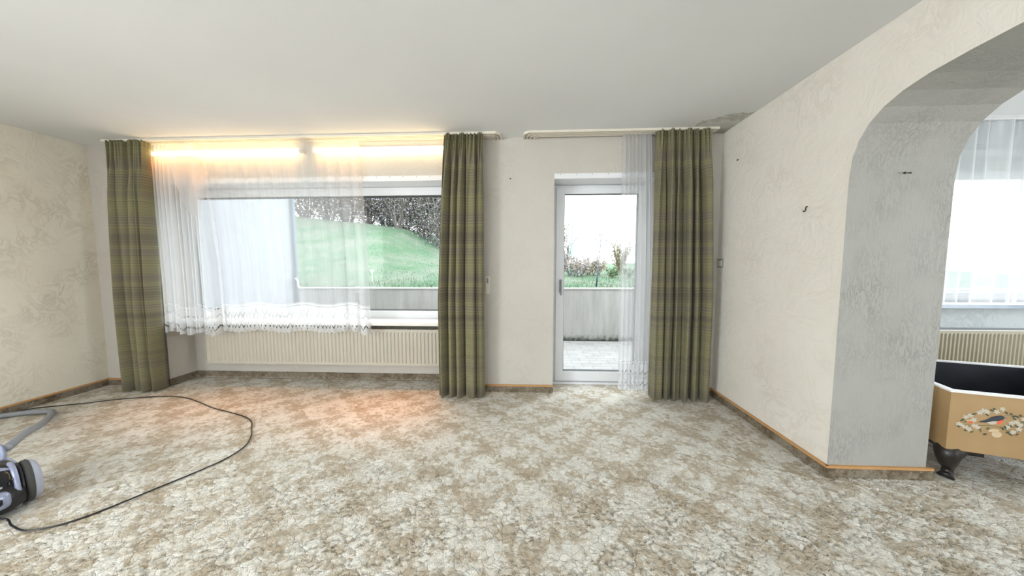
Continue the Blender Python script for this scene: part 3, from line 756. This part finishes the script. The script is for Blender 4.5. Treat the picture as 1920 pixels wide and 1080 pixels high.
for (u, v) in [(.165, .462), (.175, .470), (.150, .432), (.098, .428), (.068, .378), (.055, .385), (.045, .345), (.075, .330), (.098, .322), (.125, .345), (.130, .335), (.150, .318), (.158, .350), (.160, .356), (.225, .370), (.240, .384), (.215, .362), (.245, .335), (.235, .345), (.222, .455), (.240, .452), (.262, .440), (.275, .448), (.300, .446), (.285, .412), (.268, .385), (.292, .388), (.255, .425), (.300, .360), (.31, .40), (.335, .44), (.35, .41), (.34, .36), (.27, .34), (.25, .44)]:
    blob(bf, leafp(u, v, rnd.uniform(.016, .026), rnd.uniform(.009, .013), rnd.uniform(-1.2, 1.2)), rnd.choice(('leaf', 'leaf', 'green')), .0003 + rnd.random()*.0006)
def stroke(pts, wd):
    P = smoothpath([(u, 0, v) for u, v in pts], 5)
    for a, b in zip(P, P[1:]):
        d = (b-a).normalized(); n_ = Vector((-d.z, 0, d.x))*wd/2
        blob(bf, [(a.x-n_.x, a.z-n_.z), (b.x-n_.x, b.z-n_.z), (b.x+n_.x, b.z+n_.z), (a.x+n_.x, a.z+n_.z)], 'green', .00015)
stroke([(.045, .358), (.10, .36), (.16, .372), (.23, .372), (.30, .40), (.35, .43)], .003)
stroke([(.07, .41), (.12, .44), (.17, .455), (.205, .47)], .0025); stroke([(.20, .37), (.25, .35), (.28, .36)], .0025); stroke([(.22, .44), (.27, .445), (.31, .445)], .0025)
link('painted_leaves', bf, [PM[k] for k in PMk], pb); link('painted_blossoms', bl, [PM[k] for k in PMk], pb)

# ------------------------------------------------------------------ second room's window
w2 = struct(empty('window_2'), 'white window behind a full sheer curtain in the room beyond the arch', 'window')
bm = bmesh.new(); ring_frame(bm, RX0, RX1, RZ0, RZ1, 3.36, 3.45, .08, .07); box(bm, RX0+.08, RX1-.08, 3.36, 3.45, 2.13, 2.19)
link('window_frame', bm, M['white_pvc'], w2)
bm = bmesh.new(); box(bm, RX0+.07, RX1-.07, 3.40, 3.406, RZ0+.06, RZ1-.06); link('window_pane', bm, M['glass'], w2)
bm = bmesh.new()
for k in range(6): box(bm, RX0+.05, RX1-.05, 3.462, 3.474, 2.165+k*.04, 2.202+k*.04)
link('roller_shutter', bm, plain('pale_shutter', (.70, .73, .73), .5), w2)
bm = bmesh.new(); box(bm, 2.42, X2-.1, 2.945, 3.37, .893, .930, bev=.004); link('window_sill', bm, M['blue_sill'], w2)
rl = tag(empty('curtain_rail'), 'grey-white ceiling rail above the sheer curtain beyond the arch', 'curtain rail')
for k in range(2): boxes('rail_track', [(2.45, X2-.1, 2.86+k*.05, 2.885+k*.05, H-.03, H-.0005)], M['grey_pvc'], rl)
boxes('rail_plate', [(2.45, X2-.1, 2.85, 2.945, H-.012, H-.0005)], M['grey_pvc'], rl)
drape('sheer_curtain', 2.75, 5.95, 2.885, 2.468, .945, 26, .022, M['tulle_plain'], 'long plain white sheer curtain filling the window beyond the arch', seed=31, nx=700, nz=30, top_scale=.8, ripple=3)

# ------------------------------------------------------------------ terrace and garden
q = NM('terrace_paving'); o_ = q.obj()
br = q.n('ShaderNodeTexBrick'); q.link(o_, br.inputs[0]); br.inputs['Scale'].default_value = 1.0
br.inputs['Color1'].default_value = (.30, .29, .28, 1); br.inputs['Color2'].default_value = (.36, .35, .34, 1); br.inputs['Mortar'].default_value = (.20, .19, .18, 1)
br.inputs['Brick Width'].default_value = .24; br.inputs['Row Height'].default_value = .12; br.inputs['Mortar Size'].default_value = .006
q.base(q.mix(.35, br.outputs[0], q.ramp(q.noise(o_, 6, 4), [(.3, (.24, .24, .22)), (.7, (.38, .37, .36))]))); q.b.inputs['Roughness'].default_value = .9
bm = bmesh.new(); box(bm, -6, 9, 3.36, 5.30, -.15, -.005)
struct(link('terrace', bm, q.m), 'pale block-paved terrace outside the door', 'paving')
q = NM('weathered_concrete'); o_ = q.obj(); X, Y, Z = q.sep(o_)
col = q.ramp(q.noise(q.map(o_, (6, 6, .9)), 1.2, 5, .65), [(.3, (.31, .30, .285)), (.7, (.43, .42, .40))])
moss = q.math('SUBTRACT', 1.0, q.math('DIVIDE', q.math('ADD', Z, q.math('MULTIPLY', q.math('SUBTRACT', q.noise(o_, 14, 4, .7), .5), .22)), .10), clamp=True)
q.base(q.mix(moss, col, (.03, .035, .025))); q.b.inputs['Roughness'].default_value = .95; q.bump(q.noise(o_, 30, 4), .3, .01)
bm = bmesh.new(); box(bm, -6, 9, 5.30, 5.50, -.15, .872)
rw = struct(link('retaining_wall', bm, q.m), 'weathered grey concrete retaining wall across the terrace', 'wall')
boxes('coping', [(-6, 9, 5.285, 5.52, .872, .886)], plain('pale_coping', (.36, .36, .35), .9), rw)
bm = bmesh.new(); box(bm, -4.05, -3.85, YO, 5.06, -.1, 3.3)
struct(link('terrace_side_wall', bm, plain('white_render', (.40, .415, .445), .9)), 'white rendered house wall beside the terrace, seen through the sheers', 'wall')
dp = tag(empty('downpipe', (-3.79, 5.04, 0)), 'slim grey downpipe with pale bent end at the edge of the white outside wall', 'downpipe')
bm = bmesh.new(); tube(bm, [(-.015, 0, 3.2), (-.015, 0, 1.0), (-.015, 0, .0)], .028, 12); link('pipe', bm, plain('zinc', (.16, .20, .24), .5), dp, True)
bm = bmesh.new(); tube(bm, smoothpath([(-.015, -.02, 1.06), (.02, -.05, 1.05), (.045, -.055, 1.01), (.04, -.05, .96), (.055, -.05, .92)], 5), .016, 10); link('bent_spout', bm, M['white_pvc'], dp, True)

def interp(x, xs, ys):
    if x <= xs[0]: return ys[0]
    for a, b, c, d in zip(xs, xs[1:], ys, ys[1:]):
        if x <= b: return c + (d-c)*(x-a)/(b-a)
    return ys[-1]
def gx(x): return interp(x, [-14, -9, -6.1, -4.65, -4, -3.2, -1, 2.5, 8], [2.6, 2.3, 2.0, 1.8, 1.35, .9, .35, .12, .05])
def hz(x, y): return .87 + gx(x)*max(0, min(1, (y-5.5)/6.5))**1.2 + .03*max(0, y-12) + .03*mnoise.noise(Vector((x*1.2, y*1.2, 0)))
bm = bmesh.new(); NX, NY = 110, 60; g = []
for j in range(NY+1):
    y = 5.5 + 22*(j/NY)**1.5; g.append([bm.verts.new((-22 + 40*i/NX, y, hz(-22 + 40*i/NX, y))) for i in range(NX+1)])
for j in range(NY):
    for i in range(NX): bm.faces.new((g[j][i], g[j][i+1], g[j+1][i+1], g[j+1][i]))
q = NM('meadow'); o_ = q.obj()
q.base(q.mix(q.ramp(q.noise(o_, .9, 3), [(.4, 0.0), (.6, 1.0)]), q.ramp(q.noise(q.map(o_, (1, 3, 1)), 5, 6, .7), [(.3, (.12, .16, .115)), (.7, (.20, .235, .17))]), q.ramp(q.noise(o_, 8, 6, .7), [(.3, (.06, .13, .07)), (.7, (.11, .20, .11))])))
q.b.inputs['Roughness'].default_value = 1.0; q.bump(q.noise(o_, 25, 5, .7), .8, .05)
struct(link('grass_slope', bm, q.m, None, True), 'green meadow slope rising behind the retaining wall', 'slope')
bm = bmesh.new(); rnd = random.Random(9)
for k in range(14000):
    y = 5.55 + 7*rnd.random()**1.3; x = rnd.uniform(-1.15, .42)*y
    z = hz(x, y)-.01; h = rnd.uniform(.03, .09); a = rnd.uniform(0, PI); lx, ly = rnd.uniform(-.03, .03), rnd.uniform(-.03, .03)
    c, s = math.cos(a)*.006, math.sin(a)*.006
    f = bm.faces.new((bm.verts.new((x-c, y-s, z)), bm.verts.new((x+c, y+s, z)), bm.verts.new((x+lx, y+ly, z+h)))); f.material_index = rnd.choice((0, 0, 1))
tag(link('grass', bm, [plain('grass_green', (.08, .16, .08), .8), plain('grass_pale', (.21, .24, .16), .8)]), 'short grass blades covering the garden slope', 'grass', kind='stuff')

M['bark'] = plain('grey_bark', (.15, .13, .12), .95); M['bark_pale'] = plain('dry_reed', (.22, .18, .12), .95)
LF = {'mauve': plain('mauve_leaf', (.30, .28, .32), .7, vary=.3), 'green': plain('green_leaf', (.08, .15, .06), .7, vary=.3), 'brown': plain('brown_leaf', (.31, .26, .22), .8, vary=.3),
      'dark': plain('dark_leaf', (.14, .16, .14), .7, vary=.3), 'tan': plain('tan_leaf', (.27, .22, .15), .8, vary=.2), 'pale': plain('pale_green_leaf', (.22, .25, .16), .8, vary=.2)}
def shrub(x, y, height, spread, stems, leaves, lsize, keys, label, cat='shrub', seed=0, up=.7, bark='bark', name='garden_shrub', depth=3, fill=0.0):
    rnd = random.Random(seed); z = hz(x, y) - .03
    r = tag(empty(name, (x, y, z)), label, cat, None)
    bm = bmesh.new(); tips = []
    def grow(p, d, L, rad, lev):
        n = 5; pts = [p]; q_ = p.copy(); dd = d.copy()
        for k in range(n):
            dd = (dd + Vector((rnd.uniform(-.22, .22), rnd.uniform(-.22, .22), rnd.uniform(-.08, .16)))).normalized()
            q_ = q_ + dd*L/n; pts.append(q_.copy())
            if lev >= 1: tips.append(q_.copy())
        tube(bm, pts, [rad*(1-.6*k/n) for k in range(n+1)], 4, False)
        if lev < depth:
            for k in range(4 if lev else 5):
                i = rnd.randint(1, n); side = Vector((rnd.uniform(-1, 1), rnd.uniform(-1, 1), rnd.uniform(-.1, .9))).normalized()
                grow(pts[i], (dd*up + side*.9).normalized(), L*rnd.uniform(.42, .62), rad*.5, lev+1)
    for k in range(stems):
        a = 2*PI*k/stems + rnd.random(); base = Vector((.12*spread*math.cos(a), .12*spread*math.sin(a), 0))
        grow(base, Vector((math.cos(a)*spread*.45, math.sin(a)*spread*.45, 1)).normalized(), height*rnd.uniform(.5, .75), .012*height + .008, 0)
    link('branches', bm, M[bark], r)
    if leaves:
        bm = bmesh.new()
        for k in range(leaves):
            t = rnd.choice(tips); p = t + Vector((rnd.gauss(0, .09), rnd.gauss(0, .09), rnd.gauss(0, .08)))*height*.6
            if rnd.random() < fill: p = Vector((rnd.gauss(0, .34)*spread*height, rnd.gauss(0, .2)*spread*height, rnd.uniform(.05, 1.05)*height))
            if p.z < .05: continue
            a = Vector((rnd.uniform(-1, 1), rnd.uniform(-1, 1), rnd.uniform(-1, 1))).normalized(); b = a.orthogonal().normalized(); s = lsize*rnd.uniform(.6, 1.3)
            f = bm.faces.new([bm.verts.new(p + v) for v in (a*s, b*s*.7, -a*s, -b*s*.7)]); f.material_index = rnd.randrange(len(keys))
        link('foliage', bm, [LF[k] for k in keys], r)
    return r
G = 'shrubs on the garden slope'
shrub(-7.6, 13.2, 3.0, 1.0, 12, 9500, 0.036, ['dark', 'mauve', 'dark', 'brown'], 'dark dense tree at the left of the garden view, seen through the sheers', 'tree', 1, name='garden_tree', fill=.5)
shrub(-6.4, 12.6, 2.6, .9, 12, 9500, 0.033, ['dark', 'mauve', 'brown'], 'dark grey-brown tree just right of the sheer curtain edge on the slope top', 'tree', 2, name='garden_tree', fill=.35)
shrub(-4.95, 12.1, 2.2, .75, 10, 4180, 0.03, ['mauve', 'mauve', 'pale', 'brown'], 'multi-stemmed mauve-leaved tree in the middle of the bare window pane', 'tree', 3, name='garden_tree')
shrub(-5.6, 14.5, 3.3, 1.0, 11, 12350, 0.036, ['mauve', 'green', 'mauve', 'pale'], 'tall mauve and green tree behind the multi-stemmed one', 'tree', 4, name='garden_tree', fill=.6)
shrub(-4.3, 13.4, 2.9, .9, 14, 12350, 0.033, ['mauve', 'brown', 'pale', 'mauve'], 'twiggy grey-brown shrub right of the multi-stemmed tree', 'shrub', 5, fill=.6)
shrub(-3.3, 12.8, 3.0, .8, 14, 12350, 0.033, ['mauve', 'brown', 'green', 'mauve'], 'tall twiggy shrub by the inner edge of the middle olive curtain', 'shrub', 6, fill=.55)
shrub(-2.4, 13.6, 3.2, .9, 13, 5700, 0.033, ['brown', 'mauve'], 'twiggy shrub hidden mostly behind the middle olive curtain', 'shrub', 7, fill=.5)
shrub(-9.0, 12.6, 2.9, 1.0, 12, 7600, 0.036, ['dark', 'brown'], 'dark shrub on the slope behind the middle of the wide sheer', 'shrub', 8, fill=.5)
shrub(-6.9, 15.6, 3.6, 1.0, 11, 11400, 0.04, ['mauve', 'brown', 'dark', 'mauve'], 'tall thicket behind the dark grey-brown tree at the top of the slope', 'shrub', 21, fill=.8, name='garden_thicket')
shrub(-4.4, 16.0, 4.0, .9, 11, 11400, 0.04, ['mauve', 'brown', 'pale', 'mauve'], 'tall thicket behind the twiggy shrubs, right of the window pane middle', 'shrub', 22, fill=.8, name='garden_thicket')
shrub(-9.6, 15.0, 3.6, 1.0, 11, 11400, 0.04, ['mauve', 'brown', 'dark', 'mauve'], 'tall thicket behind the dark trees at the far left of the garden view', 'shrub', 25, fill=.8, name='garden_thicket')
shrub(1.35, 8.8, .62, 1.2, 9, 1300, .028, ['brown', 'mauve', 'tan'], 'low brown bush at the left of the terrace door view', 'shrub', 10)
shrub(2.0, 9.6, .62, 1.2, 9, 1000, .028, ['brown', 'tan'], 'low brown bush just left of the garden wind ornament', 'shrub', 12)
shrub(3.2, 11.0, 1.35, .35, 16, 700, .03, ['tan', 'pale'], 'tall tan reeds right of the garden wind ornament', 'reeds', 13, bark='bark_pale', name='garden_reeds', depth=1)
shrub(2.5, 8.6, .30, 1.6, 8, 900, .03, ['green', 'pale', 'green'], 'low green bush above the retaining wall at the right of the door pane', 'shrub', 14)
shrub(1.5, 12.5, 1.9, .8, 6, 500, .035, ['pale', 'green'], 'faint pale green tree behind the low brown bush in the door view', 'tree', 15, name='garden_tree')

# wind ornament on its leaning pole, stake lamp, slim teal pole
wo = tag(empty('wind_ornament', (1.28, 5.83, hz(1.28, 5.83)-.02)), 'thin leaning pole with a crossbar and small cups on the retaining wall edge', 'garden ornament')
M['slate'] = plain('slate_blue_metal', (.07, .10, .13), .5, .3)
top = Vector((.075, 0, .985))
bm = bmesh.new(); tube(bm, [(0, 0, 0), top*.3, top*.31, top], [.016, .014, .008, .007], 8); link('pole', bm, M['slate'], wo, True)
bm = bmesh.new(); tube(bm, [(-.06, 0, .80), (.17, 0, .80)], .004, 6); link('crossbar', bm, M['slate'], wo, True)
for (x, z, s) in ((-.03, .88, 1), (.155, .86, 1), (.03, .965, 1), (-.06, .80, .6), (.165, .79, .6), (.085, .70, .8), (.045, .345, 1)):
    bm = bmesh.new(); lathe(bm, [(0, 0), (.006*s, .012*s), (.016*s, .018*s), (.018*s, .016*s), (.008*s, .009*s), (.004*s, 0)], (x, 0, z), (.9, -.2, .25), 12); link('cup', bm, M['slate'], wo, True)
    if z > .83 and x < .02 or x > .1: pass
for a, b in (((-.05, 0, .80), (-.03, 0, .88)), ((.16, 0, .80), (.158, 0, .86)), ((.068, 0, .955), (.045, 0, .968)), ((.05, 0, .70), (.085, 0, .703)), ((.02, 0, .34), (.05, 0, .347))):
    bm = bmesh.new(); tube(bm, [a, b], .003, 6); link('bracket', bm, M['slate'], wo, True)
sl = tag(empty('stake_lamp', (-3.13, 6.25, hz(-3.13, 6.25)-.01)), 'small white garden stake lamp standing in the grass behind the retaining wall', 'lamp')
bm = bmesh.new(); tube(bm, [(0, 0, 0), (0, 0, .21)], .008, 8); link('stake', bm, M['white_pvc'], sl, True)
bm = bmesh.new(); lathe(bm, [(0, .010), (.03, .022), (.05, .030), (.056, .034), (.066, .026), (.072, 0)], (0, 0, .20), (0, 0, 1), 16); link('lamp_head', bm, M['white_pvc'], sl, True)
tp = bmesh.new(); z = hz(1.34, 9.3)
tube(tp, [(0, 0, 0), (.005, 0, .5), (.02, 0, 2.0)], [.045, .03, .008], 8)
o = link('teal_pole', tp, plain('faded_teal', (.22, .38, .38), .6), None, True); o.location = (1.30, 9.3, z)
tag(o, 'slim tapering pale teal pole at the left of the terrace door view', 'pole')
